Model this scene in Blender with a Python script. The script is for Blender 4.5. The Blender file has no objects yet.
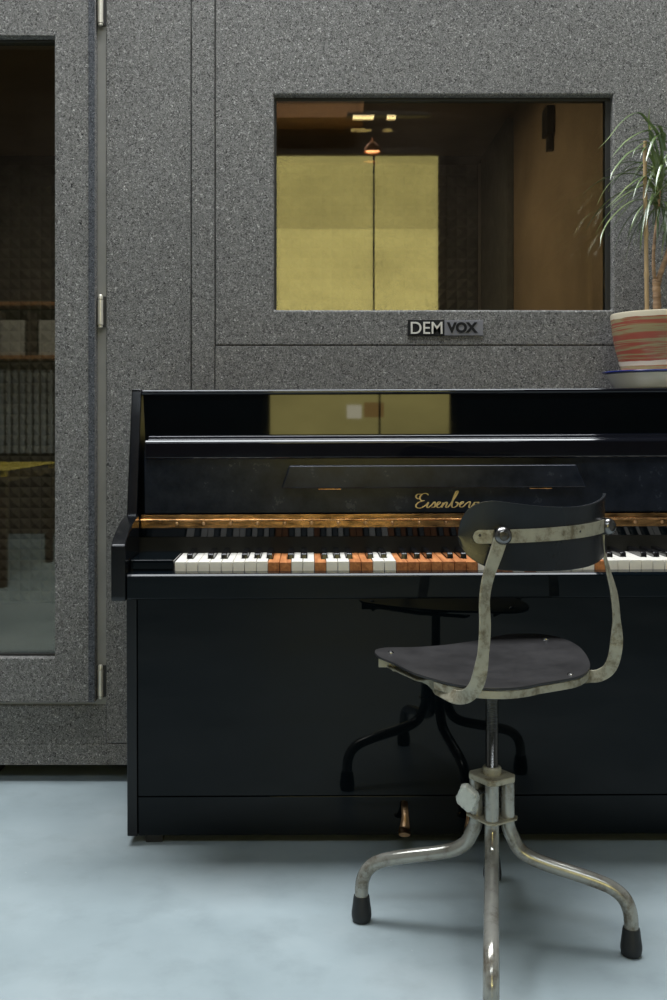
import bpy, bmesh, math, random
from mathutils import Vector, Matrix
PI = math.pi
C = bpy.context.scene.collection
SC = bpy.context.scene
H = 0.97; F = 1040.0; X0 = 307.0; Y0 = 422.0
def P(x, y, d):
    """pixel of the photograph at distance d -> world point"""
    return Vector(((x-X0)*d/F, d, H-(y-Y0)*d/F))
def wx(x, d): return (x-X0)*d/F
def wz(y, d): return H-(y-Y0)*d/F

# ------------------------------------------------------------------ materials
def new_mat(name):
    m = bpy.data.materials.new(name); m.use_nodes = True
    nt = m.node_tree; b = nt.nodes['Principled BSDF']
    return m, nt, b
def N(nt, t, **kw):
    n = nt.nodes.new(t)
    for k, v in kw.items():
        if k in n.inputs: n.inputs[k].default_value = v
        else: setattr(n, k, v)
    return n
def ramp(nt, fac, stops):
    r = nt.nodes.new('ShaderNodeValToRGB')
    while len(r.color_ramp.elements) < len(stops): r.color_ramp.elements.new(0.5)
    for e, (p, c) in zip(r.color_ramp.elements, stops):
        e.position = p; e.color = (*c, 1)
    nt.links.new(fac, r.inputs[0]); return r.outputs[0]
def coords(nt, scale=(1, 1, 1), kind='Object'):
    t = nt.nodes.new('ShaderNodeTexCoord'); m = nt.nodes.new('ShaderNodeMapping')
    m.inputs['Scale'].default_value = scale
    nt.links.new(t.outputs[kind], m.inputs[0]); return m.outputs[0]
def noise(nt, vec, scale, detail=3, rough=.55, dist=0):
    n = nt.nodes.new('ShaderNodeTexNoise')
    n.inputs['Scale'].default_value = scale; n.inputs['Detail'].default_value = detail
    n.inputs['Roughness'].default_value = rough; n.inputs['Distortion'].default_value = dist
    nt.links.new(vec, n.inputs['Vector']); return n.outputs[0]
def bump(nt, b, h, strength, dist=.001):
    n = nt.nodes.new('ShaderNodeBump'); n.inputs['Strength'].default_value = strength
    n.inputs['Distance'].default_value = dist
    nt.links.new(h, n.inputs['Height']); nt.links.new(n.outputs[0], b.inputs['Normal'])
def simple(name, col, rough=.5, metal=0, var=.12, vscale=8, bumps=0, bscale=200, coat=0, ior=None, aniso=(1,1,1)):
    m, nt, b = new_mat(name)
    v = coords(nt, aniso)
    f = noise(nt, v, vscale, 5)
    lo = [max(0, c*(1-var)) for c in col]; hi = [min(1, c*(1+var)) for c in col]
    nt.links.new(ramp(nt, f, [(.3, lo), (.7, hi)]), b.inputs['Base Color'])
    b.inputs['Roughness'].default_value = rough; b.inputs['Metallic'].default_value = metal
    if coat: b.inputs['Coat Weight'].default_value = coat; b.inputs['Coat Roughness'].default_value = .03
    if ior: b.inputs['IOR'].default_value = ior
    if bumps: bump(nt, b, noise(nt, v, bscale, 3), bumps)
    return m
def felt(name, lo, mid, hi):
    m, nt, b = new_mat(name)
    v = coords(nt, (1, 1, 1.0))
    f = noise(nt, v, 160, 3, .75, 1.8)
    big = noise(nt, v, 2.2, 2)
    c = ramp(nt, f, [(.34, lo), (.5, mid), (.60, [x*1.35 for x in mid]), (.74, hi)])
    mx = N(nt, 'ShaderNodeMix', data_type='RGBA', blend_type='MULTIPLY'); mx.inputs[0].default_value = 1
    nt.links.new(c, mx.inputs[6]); nt.links.new(ramp(nt, big, [(.3, (.88,)*3), (.7, (1, 1, 1))]), mx.inputs[7])
    nt.links.new(mx.outputs[2], b.inputs['Base Color'])
    b.inputs['Roughness'].default_value = 1; b.inputs['Specular IOR Level'].default_value = .1
    bump(nt, b, f, 1, .0035)
    return m
M = {}
M['felt'] = felt('grey_felt', (.022, .022, .021), (.195, .191, .184), (.92, .90, .85))
M['foam'] = simple('acoustic_foam', (.11, .12, .115), 1, var=.2, vscale=20)
M['warmwall'] = simple('warm_lining', (.34, .26, .17), .8, var=.2, vscale=3)
M['booth_dark'] = simple('booth_dark', (.03, .03, .032), .8)
M['alu'] = simple('aluminium', (.50, .47, .43), .42, .7, var=.08)
M['alu_dull'] = simple('dull_aluminium', (.23, .225, .21), .6, .2, var=.1)
M['gasket'] = simple('black_rubber', (.012, .012, .012), .5)
# lacquer
def lacquer(name, col, r0, r1, ior=1.52):
    m, nt, b = new_mat(name)
    v = coords(nt, (1, 1, 1))
    f = noise(nt, v, 3.2, 8, .68)
    b.inputs['Base Color'].default_value = (*col, 1)
    nt.links.new(ramp(nt, f, [(.35, (r0,)*3), (.75, (r1,)*3)]), b.inputs['Roughness'])
    b.inputs['IOR'].default_value = ior
    sc = noise(nt, v, 1.4, 2)
    bump(nt, b, sc, .05, .004)
    return m
M['lacquer'] = lacquer('black_lacquer', (.0025, .0044, .0062), .012, .05, 1.29)
M['lacquer_edge'] = lacquer('polished_lacquer_edge', (.004, .0045, .007), .03, .10, 1.55)
M['lacquer_dull'] = lacquer('worn_black_lacquer', (.0036, .0040, .005), .12, .24, 1.42)
def dusty():
    m, nt, b = new_mat('dusty_lacquer')
    v = coords(nt, (1, 1, 1))
    f = noise(nt, v, 14, 8, .75)
    nt.links.new(ramp(nt, f, [(.35, (.005, .007, .012)), (.60, (.011, .015, .026)), (.85, (.035, .042, .062))]), b.inputs['Base Color'])
    nt.links.new(ramp(nt, f, [(.3, (.16,)*3), (.8, (.34,)*3)]), b.inputs['Roughness'])
    b.inputs['IOR'].default_value = 1.34
    return m
M['dusty'] = dusty()
def floor_mat():
    m, nt, b = new_mat('painted_concrete')
    v = coords(nt, (1, 1, 1))
    f = noise(nt, v, 1.6, 9, .62); g = noise(nt, v, 9, 6, .6)
    c1 = ramp(nt, f, [(.3, (.25, .305, .325)), (.52, (.31, .37, .39)), (.75, (.38, .43, .445))])
    c2 = ramp(nt, g, [(.25, (.86, .86, .86)), (.5, (1, 1, 1)), (.8, (1.0, 1.0, 1.0))])
    mx = N(nt, 'ShaderNodeMix', data_type='RGBA', blend_type='MULTIPLY'); mx.inputs[0].default_value = 1
    nt.links.new(c1, mx.inputs[6]); nt.links.new(c2, mx.inputs[7])
    vo = N(nt, 'ShaderNodeTexVoronoi', Scale=26.0); nt.links.new(v, vo.inputs['Vector'])
    sp = ramp(nt, vo.outputs['Distance'], [(.025, (1, 1, 1)), (.07, (0, 0, 0))])
    mk = ramp(nt, noise(nt, v, 6, 2), [(.52, (0, 0, 0)), (.66, (.45,)*3)])
    mul = N(nt, 'ShaderNodeMath', operation='MULTIPLY'); nt.links.new(sp, mul.inputs[0]); nt.links.new(mk, mul.inputs[1])
    mx2 = N(nt, 'ShaderNodeMix', data_type='RGBA'); nt.links.new(mul.outputs[0], mx2.inputs[0])
    nt.links.new(mx.outputs[2], mx2.inputs[6]); mx2.inputs[7].default_value = (.58, .60, .58, 1)
    nt.links.new(mx2.outputs[2], b.inputs['Base Color'])
    nt.links.new(ramp(nt, f, [(.3, (.42,)*3), (.7, (.58,)*3)]), b.inputs['Roughness'])
    bump(nt, b, g, .12, .002)
    return m
M['floor'] = floor_mat()
M['ivory'] = simple('key_ivory', (.90, .86, .78), .22, var=.04, vscale=30)
def wood(name, a, bcol, scale=(60, 6, 60), rough=.5):
    m, nt, b = new_mat(name)
    v = coords(nt, scale)
    f = noise(nt, v, 1, 6, .6, .6)
    nt.links.new(ramp(nt, f, [(.3, a), (.7, bcol)]), b.inputs['Base Color'])
    b.inputs['Roughness'].default_value = rough; return m
M['keywood'] = wood('bare_key_wood', (.27, .08, .022), (.62, .25, .085), (90, 8, 90))
M['ebony'] = simple('black_key', (.006, .006, .007), .16)
M['nameboard'] = simple('nameboard_cloth', (.008, .008, .006), .9)
M['brass'] = simple('tarnished_brass', (.34, .19, .085), .24, 1, var=.75, vscale=26, aniso=(1, 1, 4))
M['copper'] = simple('pedal_brass', (.40, .25, .14), .34, 1, var=.3, vscale=40)
M['gold'] = simple('gold_leaf', (.72, .56, .26), .4, .8, var=.1)
def worn(name, a, d, rough=.42, scale=38):
    m, nt, b = new_mat(name)
    v = coords(nt)
    f = noise(nt, v, scale, 8, .72); g = noise(nt, v, 7, 3)
    nt.links.new(ramp(nt, f, [(.36, d), (.50, a), (.72, [min(1, x*1.2) for x in a])]), b.inputs['Base Color'])
    nt.links.new(ramp(nt, g, [(.3, (rough-.08,)*3), (.7, (rough+.12,)*3)]), b.inputs['Roughness'])
    b.inputs['Metallic'].default_value = .25
    bump(nt, b, f, .15, .0006); return m
M['cream_paint'] = worn('worn_cream_paint', (.38, .355, .27), (.17, .14, .085))
M['leg_paint'] = worn('worn_grey_enamel', (.34, .335, .30), (.17, .145, .11), .17, 24)
M['leg_paint'].node_tree.nodes['Principled BSDF'].inputs['Metallic'].default_value = .5
M['bakelite'] = None
def bak():
    m, nt, b = new_mat('scuffed_bakelite')
    v = coords(nt)
    f = noise(nt, v, 6, 6, .7); s = noise(nt, v, 70, 4, .7, 2)
    c1 = ramp(nt, f, [(.3, (.014, .0135, .014)), (.6, (.024, .0225, .023)), (.8, (.034, .031, .030))])
    mk = ramp(nt, s, [(.70, (0, 0, 0)), (.80, (.5,)*3)])
    mx = N(nt, 'ShaderNodeMix', data_type='RGBA'); nt.links.new(mk, mx.inputs[0]); nt.links.new(c1, mx.inputs[6])
    mx.inputs[7].default_value = (.16, .15, .15, 1)
    nt.links.new(mx.outputs[2], b.inputs['Base Color'])
    nt.links.new(ramp(nt, f, [(.3, (.36,)*3), (.7, (.5,)*3)]), b.inputs['Roughness']); return m
M['bakelite'] = bak()
M['backrest'] = simple('dark_backrest', (.012, .015, .019), .26, var=.25, vscale=9)
M['steel'] = simple('dark_steel', (.20, .195, .19), .25, 1, var=.2, vscale=30)
M['chrome'] = simple('chrome', (.62, .62, .62), .16, 1, var=.1)
M['rubber'] = simple('rubber', (.008, .009, .010), .5, bumps=.3, bscale=150)
M['white_enamel'] = simple('white_enamel', (.86, .85, .80), .2, var=.05)
M['blue_rim'] = simple('blue_enamel', (.02, .03, .16), .2)
M['knob'] = worn('chipped_white_paint', (.52, .53, .48), (.16, .155, .13), .4, 30)
M['black_plate'] = simple('plate_black', (.003, .003, .003), .9)
M['grey_plate'] = simple('plate_grey', (.17, .17, .19), .6)
M['letter_light'] = simple('letter_light', (.62, .60, .56), .4)
M['letter_black'] = simple('letter_black', (.002, .002, .002), .9)
M['soil'] = simple('soil', (.03, .02, .014), 1, bumps=1, bscale=60, var=.4, vscale=60)
M['bark'] = simple('dracaena_bark', (.33, .21, .12), .8, var=.4, vscale=18, bumps=.8, bscale=50, aniso=(1, 1, 5))
M['bamboo'] = simple('bamboo', (.42, .29, .15), .5, var=.2, vscale=12)
def leafm():
    m, nt, b = new_mat('dracaena_leaf')
    v = coords(nt)
    f = noise(nt, v, 7, 4)
    nt.links.new(ramp(nt, f, [(.3, (.03, .055, .016)), (.5, (.08, .13, .03)), (.72, (.22, .26, .09))]), b.inputs['Base Color'])
    b.inputs['Roughness'].default_value = .30
    b.inputs['IOR'].default_value = 1.9
    return m
M['leaf'] = leafm()
def potm():
    m, nt, b = new_mat('hand_painted_glaze')
    t = nt.nodes.new('ShaderNodeTexCoord'); sp = nt.nodes.new('ShaderNodeSeparateXYZ')
    nt.links.new(t.outputs['Object'], sp.inputs[0])
    v = coords(nt, (1.0, 1.0, 24)); f = noise(nt, v, 1.7, 5, .6, .4)
    v2 = coords(nt, (5, 5, 260)); g = noise(nt, v2, 1, 4, .6)
    ad = N(nt, 'ShaderNodeMath', operation='MULTIPLY_ADD'); nt.links.new(g, ad.inputs[0]); ad.inputs[1].default_value = .13
    nt.links.new(f, ad.inputs[2])
    sb = N(nt, 'ShaderNodeMath', operation='SUBTRACT'); nt.links.new(ad.outputs[0], sb.inputs[0]); sb.inputs[1].default_value = .065
    red = (.31, .078, .055); ol = (.29, .24, .13); cr = (.56, .50, .40); br = (.30, .12, .07)
    band = ramp(nt, sb.outputs[0], [(.28, cr), (.36, ol), (.40, red), (.455, red), (.49, br), (.52, ol), (.565, ol), (.59, br), (.62, red), (.69, red), (.74, cr)])
    ed = ramp(nt, sp.outputs[2], [(0, (0, 0, 0)), (1, (1, 1, 1))])
    # cream rim: height above base within the rim band (the pot is 0.148 m tall)
    n2 = noise(nt, coords(nt, (9, 9, 9)), 1, 3)
    zz = N(nt, 'ShaderNodeMath', operation='MULTIPLY_ADD'); nt.links.new(n2, zz.inputs[0]); zz.inputs[1].default_value = .012
    nt.links.new(sp.outputs[2], zz.inputs[2])
    gt = N(nt, 'ShaderNodeMath', operation='GREATER_THAN'); nt.links.new(zz.outputs[0], gt.inputs[0]); gt.inputs[1].default_value = .1395
    mx = N(nt, 'ShaderNodeMix', data_type='RGBA'); nt.links.new(gt.outputs[0], mx.inputs[0]); nt.links.new(band, mx.inputs[6])
    mx.inputs[7].default_value = (.62, .55, .42, 1)
    # cream sweep just above the foot
    a = N(nt, 'ShaderNodeMath', operation='COMPARE'); nt.links.new(zz.outputs[0], a.inputs[0]); a.inputs[1].default_value = .026; a.inputs[2].default_value = .0055
    mx2 = N(nt, 'ShaderNodeMix', data_type='RGBA'); nt.links.new(a.outputs[0], mx2.inputs[0]); nt.links.new(mx.outputs[2], mx2.inputs[6])
    mx2.inputs[7].default_value = (.58, .52, .45, 1)
    nt.links.new(mx2.outputs[2], b.inputs['Base Color'])
    b.inputs['Roughness'].default_value = .18; return m
M['pot'] = potm()
def glass(name, tint, ior):
    m = bpy.data.materials.new(name); m.use_nodes = True; nt = m.node_tree
    nt.nodes.clear()
    o = nt.nodes.new('ShaderNodeOutputMaterial'); mx = nt.nodes.new('ShaderNodeMixShader')
    fr = nt.nodes.new('ShaderNodeFresnel'); fr.inputs['IOR'].default_value = ior
    tr = nt.nodes.new('ShaderNodeBsdfTransparent'); tr.inputs[0].default_value = (*tint, 1)
    gl = nt.nodes.new('ShaderNodeBsdfGlossy'); gl.inputs['Roughness'].default_value = 0.0
    gl.inputs['Color'].default_value = (.98, .96, .9, 1)
    nt.links.new(fr.outputs[0], mx.inputs[0]); nt.links.new(tr.outputs[0], mx.inputs[1]); nt.links.new(gl.outputs[0], mx.inputs[2])
    nt.links.new(mx.outputs[0], o.inputs[0]); return m
M['door_glass'] = glass('door_glass', (.90, .90, .86), 1.75)
M['glass'] = glass('tinted_glass', (.95, .94, .89), 1.53)
def emis(name, col, s, tex=None):
    m = bpy.data.materials.new(name); m.use_nodes = True; nt = m.node_tree
    nt.nodes.clear()
    o = nt.nodes.new('ShaderNodeOutputMaterial'); e = nt.nodes.new('ShaderNodeEmission')
    e.inputs[0].default_value = (*col, 1); e.inputs[1].default_value = s
    if tex:
        v = coords(nt, tex); f = noise(nt, v, 1, 4)
        nt.links.new(ramp(nt, f, [(.25, [c*.62 for c in col]), (.75, col)]), e.inputs[0])
    nt.links.new(e.outputs[0], o.inputs[0]); return m
M['plaster'] = simple('plaster', (.20, .195, .18), .9, var=.1, vscale=2)
M['ceiling'] = simple('ceiling_paint', (.12, .115, .11), .9, var=.1, vscale=2)
M['brownwall'] = simple('brown_brick_wall', (.07, .05, .04), .9, var=.35, vscale=5)
M['oak'] = wood('orange_oak', (.30, .12, .04), (.55, .24, .08), (4, 40, 40))
M['pale'] = simple('pale_box', (.50, .44, .36), .8)
M['darkwood'] = wood('dark_wood', (.03, .018, .012), (.07, .04, .025), (4, 40, 40))
M['radiator'] = simple('radiator_grey', (.30, .31, .30), .5)
M['yellow'] = simple('yellow_mesh', (.75, .58, .10), .5)
M['lampmetal'] = simple('lamp_copper', (.5, .22, .12), .3, 1)
M['blackmetal'] = simple('black_metal', (.01, .01, .01), .4)

# ------------------------------------------------------------------ mesh tools
def bevel(bm, w, seg=2, ang=.5):
    if w <= 0: return
    es = [e for e in bm.edges if len(e.link_faces) == 2 and e.calc_face_angle(0) > ang]
    if es: bmesh.ops.bevel(bm, geom=es, offset=w, segments=seg, profile=.5, affect='EDGES', clamp_overlap=True)
def box(x0, x1, y0, y1, z0, z1, bv=0, seg=2):
    bm = bmesh.new()
    bmesh.ops.create_cube(bm, size=1)
    for v in bm.verts:
        v.co = Vector(((x0+x1)/2+v.co.x*(x1-x0), (y0+y1)/2+v.co.y*(y1-y0), (z0+z1)/2+v.co.z*(z1-z0)))
    bevel(bm, bv, seg); return bm
def prism(pts, axis, a0, a1, bv=0, seg=2):
    """pts 2D polygon; axis 'x','y','z' extruded from a0 to a1"""
    bm = bmesh.new()
    def mk(p, a):
        if axis == 'y': return (p[0], a, p[1])
        if axis == 'x': return (a, p[0], p[1])
        return (p[0], p[1], a)
    A = [bm.verts.new(mk(p, a0)) for p in pts]; B = [bm.verts.new(mk(p, a1)) for p in pts]
    bm.faces.new(A); bm.faces.new(B[::-1])
    n = len(pts)
    for i in range(n): bm.faces.new((A[i], B[i], B[(i+1) % n], A[(i+1) % n]))
    bmesh.ops.recalc_face_normals(bm, faces=bm.faces); bevel(bm, bv, seg); return bm
def ring(o, i, y0, y1, bv=0, seg=3):
    """slab in XZ between y0..y1 with rectangular hole; o,i=(x0,x1,z0,z1)"""
    bm = bmesh.new()
    def rect(r, y): return [bm.verts.new(c) for c in ((r[0], y, r[2]), (r[1], y, r[2]), (r[1], y, r[3]), (r[0], y, r[3]))]
    a, b, c, d = rect(o, y0), rect(i, y0), rect(o, y1), rect(i, y1)
    for k in range(4):
        l = (k+1) % 4
        bm.faces.new((a[k], a[l], b[l], b[k])); bm.faces.new((c[k], d[k], d[l], c[l]))
        bm.faces.new((a[k], c[k], c[l], a[l])); bm.faces.new((b[k], b[l], d[l], d[k]))
    bmesh.ops.recalc_face_normals(bm, faces=bm.faces); bevel(bm, bv, seg); return bm
def lathe(prof, c=(0, 0, 0), n=48, ax='z'):
    bm = bmesh.new(); rings = []
    for r, z in prof:
        if r < 1e-6: rings.append([bm.verts.new((0, 0, z))])
        else: rings.append([bm.verts.new((r*math.cos(2*PI*k/n), r*math.sin(2*PI*k/n), z)) for k in range(n)])
    for a, b in zip(rings, rings[1:]):
        for k in range(n):
            l = (k+1) % n
            q = [a[k % len(a)], a[l % len(a)], b[l % len(b)], b[k % len(b)]]
            q = list(dict.fromkeys(q))
            if len(q) > 2: bm.faces.new(q)
    bmesh.ops.recalc_face_normals(bm, faces=bm.faces)
    if ax == 'y': bmesh.ops.rotate(bm, verts=bm.verts, matrix=Matrix.Rotation(PI/2, 3, 'X'))
    if ax == 'x': bmesh.ops.rotate(bm, verts=bm.verts, matrix=Matrix.Rotation(PI/2, 3, 'Y'))
    bmesh.ops.translate(bm, verts=bm.verts, vec=c); return bm
def catmull(pts, n=8):
    pts = [Vector(p) for p in pts]; out = []
    q = [2*pts[0]-pts[1]]+pts+[2*pts[-1]-pts[-2]]
    for i in range(1, len(q)-2):
        p0, p1, p2, p3 = q[i-1:i+3]
        for k in range(n):
            t = k/n
            out.append(.5*((2*p1)+(p2-p0)*t+(2*p0-5*p1+4*p2-p3)*t*t+(3*p1-p0-3*p2+p3)*t**3))
    out.append(pts[-1]); return out
def sweep(path, sect, ups, scales=None, caps=True):
    """sweep a closed 2D section (list of (a,b)) along path. ups: list of vectors giving section a-direction"""
    bm = bmesh.new(); rs = []
    n = len(path)
    for i, p in enumerate(path):
        t = (path[min(i+1, n-1)]-path[max(i-1, 0)]).normalized()
        u = ups[i] if isinstance(ups, list) else ups
        u = (u-t*u.dot(t)).normalized(); w = t.cross(u)
        s = scales[i] if scales else 1
        rs.append([bm.verts.new(p+u*a*s+w*b*s) for a, b in sect])
    m = len(sect)
    for a, b in zip(rs, rs[1:]):
        for k in range(m): bm.faces.new((a[k], a[(k+1) % m], b[(k+1) % m], b[k]))
    if caps: bm.faces.new(rs[0]); bm.faces.new(rs[-1][::-1])
    bmesh.ops.recalc_face_normals(bm, faces=bm.faces); return bm
def circ(r, n=16): return [(r*math.cos(2*PI*k/n), r*math.sin(2*PI*k/n)) for k in range(n)]
def rrect(w, t, c=.0012):
    w, t = w/2, t/2
    return [(-w+c, -t), (w-c, -t), (w, -t+c), (w, t-c), (w-c, t), (-w+c, t), (-w, t-c), (-w, -t+c)]
def tube(path, r, n=16, radii=None):
    up = Vector((.13, .21, .97))
    t = (path[-1]-path[0]).normalized()
    if abs(t.dot(up.normalized())) > .9: up = Vector((.8, .6, .05))
    return sweep(path, circ(r, n), up, scales=radii)
def leg_tube(path, r, side, n=18): return sweep(path, circ(r, n), side)
def merge(*bms):
    o = bmesh.new()
    for b in bms:
        me = bpy.data.meshes.new('t'); b.to_mesh(me); b.free(); o.from_mesh(me); bpy.data.meshes.remove(me)
    return o
ORG = Vector((0, 0, 0))
def obj(name, bm, mat, parent=None, label=None, smooth=True, sharp=35, org=None):
    o_ = ORG if org is None else Vector(org)
    if parent is not None and org is None: o_ = Vector(parent.get('_w', (0, 0, 0)))
    bmesh.ops.translate(bm, verts=bm.verts, vec=-o_)
    me = bpy.data.meshes.new(name); bm.to_mesh(me); bm.free()
    if smooth:
        me.polygons.foreach_set('use_smooth', [True]*len(me.polygons)); me.set_sharp_from_angle(angle=math.radians(sharp))
    o = bpy.data.objects.new(name, me); C.objects.link(o)
    for mm in (mat if isinstance(mat, list) else [mat]): me.materials.append(mm)
    if parent is not None: o.parent = parent; o['_w'] = tuple(o_)
    else: o.location = o_; o['_w'] = tuple(o_)
    if smooth and name != 'foliage':
        wn_ = o.modifiers.new('weighted', 'WEIGHTED_NORMAL'); wn_.keep_sharp = True; wn_.weight = 100
    if label: o['label'] = label
    return o
def thing(name, label, cat, loc=(0, 0, 0), group=None):
    o = bpy.data.objects.new(name, None); C.objects.link(o)
    o.location = loc; o['_w'] = tuple(loc); o['label'] = label; o['category'] = cat; o.empty_display_size = .1
    if group: o['group'] = group
    return o
def tag(o, label, cat, group=None):
    o['label'] = label; o['category'] = cat
    if group: o['group'] = group
    return o
def struct(name, bm, mat, org=(0, 0, 0), label=None):
    o = obj(name, bm, mat, None, org=org); o['kind'] = 'structure'
    if label: o['label'] = label
    return o

# ================================================================== the room
RX0, RX1, RY0, RY1, RZ = -3.6, 3.6, -3.4, 5.6, 4.2
struct('floor', box(RX0-.1, RX1+.1, RY0-.1, RY1+.1, -.1, 0), M['floor'], label='pale blue-grey painted concrete floor')
SKX0, SKX1, SKY0, SKY1 = -1.9, 1.6, 1.60, 2.98
def slab_hole(o, i, z0, z1):
    bm = ring((o[0], o[1], o[2], o[3]), (i[0], i[1], i[2], i[3]), 0, z1-z0)
    for v in bm.verts: v.co = Vector((v.co.x, v.co.z, z0+v.co.y))
    bmesh.ops.recalc_face_normals(bm, faces=bm.faces); return bm
struct('ceiling', merge(slab_hole((RX0-.1, RX1+.1, -.5, RY1+.1), (SKX0, SKX1, SKY0, SKY1), RZ, RZ+.12), slab_hole((RX0-.1, RX1+.1, RY0-.1, -.5), (-1.6, 1.6, -2.5, -1.4), RZ, RZ+.12)), M['ceiling'])
struct('wall_back', box(RX0-.1, RX1+.1, RY1, RY1+.1, 0, RZ), M['plaster'])
struct('wall_left', box(RX0-.1, RX0, RY0, RY1, 0, RZ), M['plaster'])
struct('wall_right', box(RX1, RX1+.1, RY0, RY1, 0, RZ), M['plaster'])
WX0, WX1, WZ0, WZ1 = -.30, 1.15, .86, 3.30
struct('wall_front', ring((RX0-.1, RX1+.1, 0, RZ), (WX0-.06, WX1+.06, WZ0-.06, WZ1+.06), RY0-.1, RY0), M['brownwall'])
# tall window opposite the booth, drawn yellow blinds glowing with daylight
wn = struct('window_2', ring((WX0-.06, WX1+.06, WZ0-.06, WZ1+.06), (WX0, WX1, WZ0, WZ1), RY0-.09, RY0+.02, .004), M['darkwood'], label='tall window with two yellow blinds glowing with daylight')
mid = .585
YB = (3.6, 3.05, .95)
M['blind_hi'] = emis('yellow_blind_lower', (1, .90, .38), 2.9, (1.2, 1, 2.5))
M['blind_lo'] = emis('yellow_blind_upper', (1, .90, .38), 2.0, (1.2, 1, 2.5))
M['blind_btm'] = emis('yellow_blind_boosted', (1, .86, .30), 9.0, (1.2, 1, 2.5))  # lowest band's glow raised only to strengthen its reflection in the lacquer
M['blind_br'] = emis('yellow_blind_bottom', (1, .74, .32), 1.5, (1.2, 1, 2.5))
for a, b in ((WX0+.002, mid-.006), (mid+.006, WX1-.002)):
    obj('blind', box(a, b, RY0-.05, RY0-.045, 2.66, WZ1), M['blind_lo'], wn)
    obj('blind', box(a, b, RY0-.048, RY0-.043, 1.2, 2.66), M['blind_hi'], wn)
    obj('blind', box(a, b, RY0-.05, RY0-.045, WZ0, 1.2), M['blind_btm'], wn)
obj('mullion', box(mid-.008, mid+.008, RY0-.07, RY0-.02, WZ0, WZ1), M['blackmetal'], wn)
obj('note', box(.32, .44, RY0-.04, RY0-.038, 1.0, 1.11), emis('glow_paper', (1, .93, .66), 14), wn)  # both papers glow by themselves, standing in for light shining through
obj('note', box(.46, .62, RY0-.04, RY0-.038, 1.01, 1.13), emis('glow_brown_paper', (1, .62, .2), 5.5), wn)
tr = tag(obj('roof_beam', box(-1.2, .48, RY0, RY0+.35, 3.52, 3.80, .01), M['oak'], org=(-.4, RY0+.17, 3.52)), 'orange oak beam above the tall yellow window', 'beam')
# skylight
sk = struct('window_3', slab_hole((SKX0-.06, SKX1+.06, SKY0-.06, SKY1+.06), (SKX0, SKX1, SKY0, SKY1), RZ-.03, RZ+.22), M['blackmetal'], label='roof light')
L = bpy.data.lights.new('skylight', 'AREA'); L.shape = 'RECTANGLE'; L.size = SKX1-SKX0; L.size_y = SKY1-SKY0
L.energy = 288; L.color = (.93, .97, 1.0)
struct('fill_opening', slab_hole((-1.66, 1.66, -2.56, -1.34), (-1.6, 1.6, -2.5, -1.4), RZ-.03, RZ+.22), M['blackmetal'], label='added roof light for fill')  # unseen roof opening made up around the rear fill lamp
L2 = bpy.data.lights.new('rear_fill', 'AREA'); L2.shape = 'RECTANGLE'; L2.size = 3.2; L2.size_y = 1.1; L2.energy = 105; L2.color = (.84, .93, 1.0)  # added lamp that fills upright faces from behind the camera
lo2 = bpy.data.objects.new('rear_fill', L2); C.objects.link(lo2); lo2.location = (0, -1.95, RZ+.10)
lo = bpy.data.objects.new('skylight', L); C.objects.link(lo); lo.location = ((SKX0+SKX1)/2, (SKY0+SKY1)/2, RZ+.10)

# ================================================================== sound booth
D = 2.80; IXR = .86; YF = 5.0
BX0, BX1, BY1, BZ0, BZ1 = -2.25, 1.95, 5.15, .0465, 2.42
booth = thing('sound_booth', 'grey felt-covered sound isolation booth with a tinted window and glazed door, standing behind the piano', 'sound booth', (0, 3.9, 0))
bv = .004
xs1, xs2 = wx(191, D), wx(215, D); xd = wx(106, D); zd = wz(705, D); zs = wz(346, D)
# lower left L-shaped panel
obj('felt_panel', prism([(xd, .103), (xs1-.001, .103), (xs1-.001, BZ1), (xd, BZ1)], 'y', D, D+.10, bv, 3), M['felt'], booth)
obj('felt_panel', prism([(BX0, .103), (xd+.0, .103), (xd+.0, zd), (BX0, zd)], 'y', D+.0005, D+.10, .001, 1), M['felt'], booth)
obj('felt_panel', box(BX0, xs1-.001, D, D+.10, BZ0, .1026, .0010, 1), M['felt'], booth)
obj('felt_panel', box(xs1+.001, xs2-.001, D+.001, D+.10, BZ0, BZ1, bv, 3), M['felt'], booth)
obj('felt_panel', box(xs2+.001, BX1, D, D+.10, BZ0, zs-.0002, .0012, 2), M['felt'], booth)
WI = (wx(274, D), wx(613, D), wz(310, D), wz(95, D))
obj('window_panel', ring((xs2+.001, BX1, zs+.0006, BZ1), WI, D, D+.045, .006, 3), M['felt'], booth)
gk = obj('window_gasket', merge(ring((WI[0]-.004, WI[1]+.004, WI[2]-.004, WI[3]+.004), (WI[0]+.006, WI[1]-.014, WI[2]+.002, WI[3]-.008), D+.024, D+.050, .002)), M['gasket'], booth)
for yy in (D+.028, D+.041):
    obj('pane', box(WI[0], WI[1]-.010, yy, yy+.004, WI[2], WI[3]-.004), M['glass'], gk)
obj('inner_pane', box(-.40, IXR-.001, D+.15, D+.156, 1.05, 2.249), M['glass'], booth)
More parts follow.
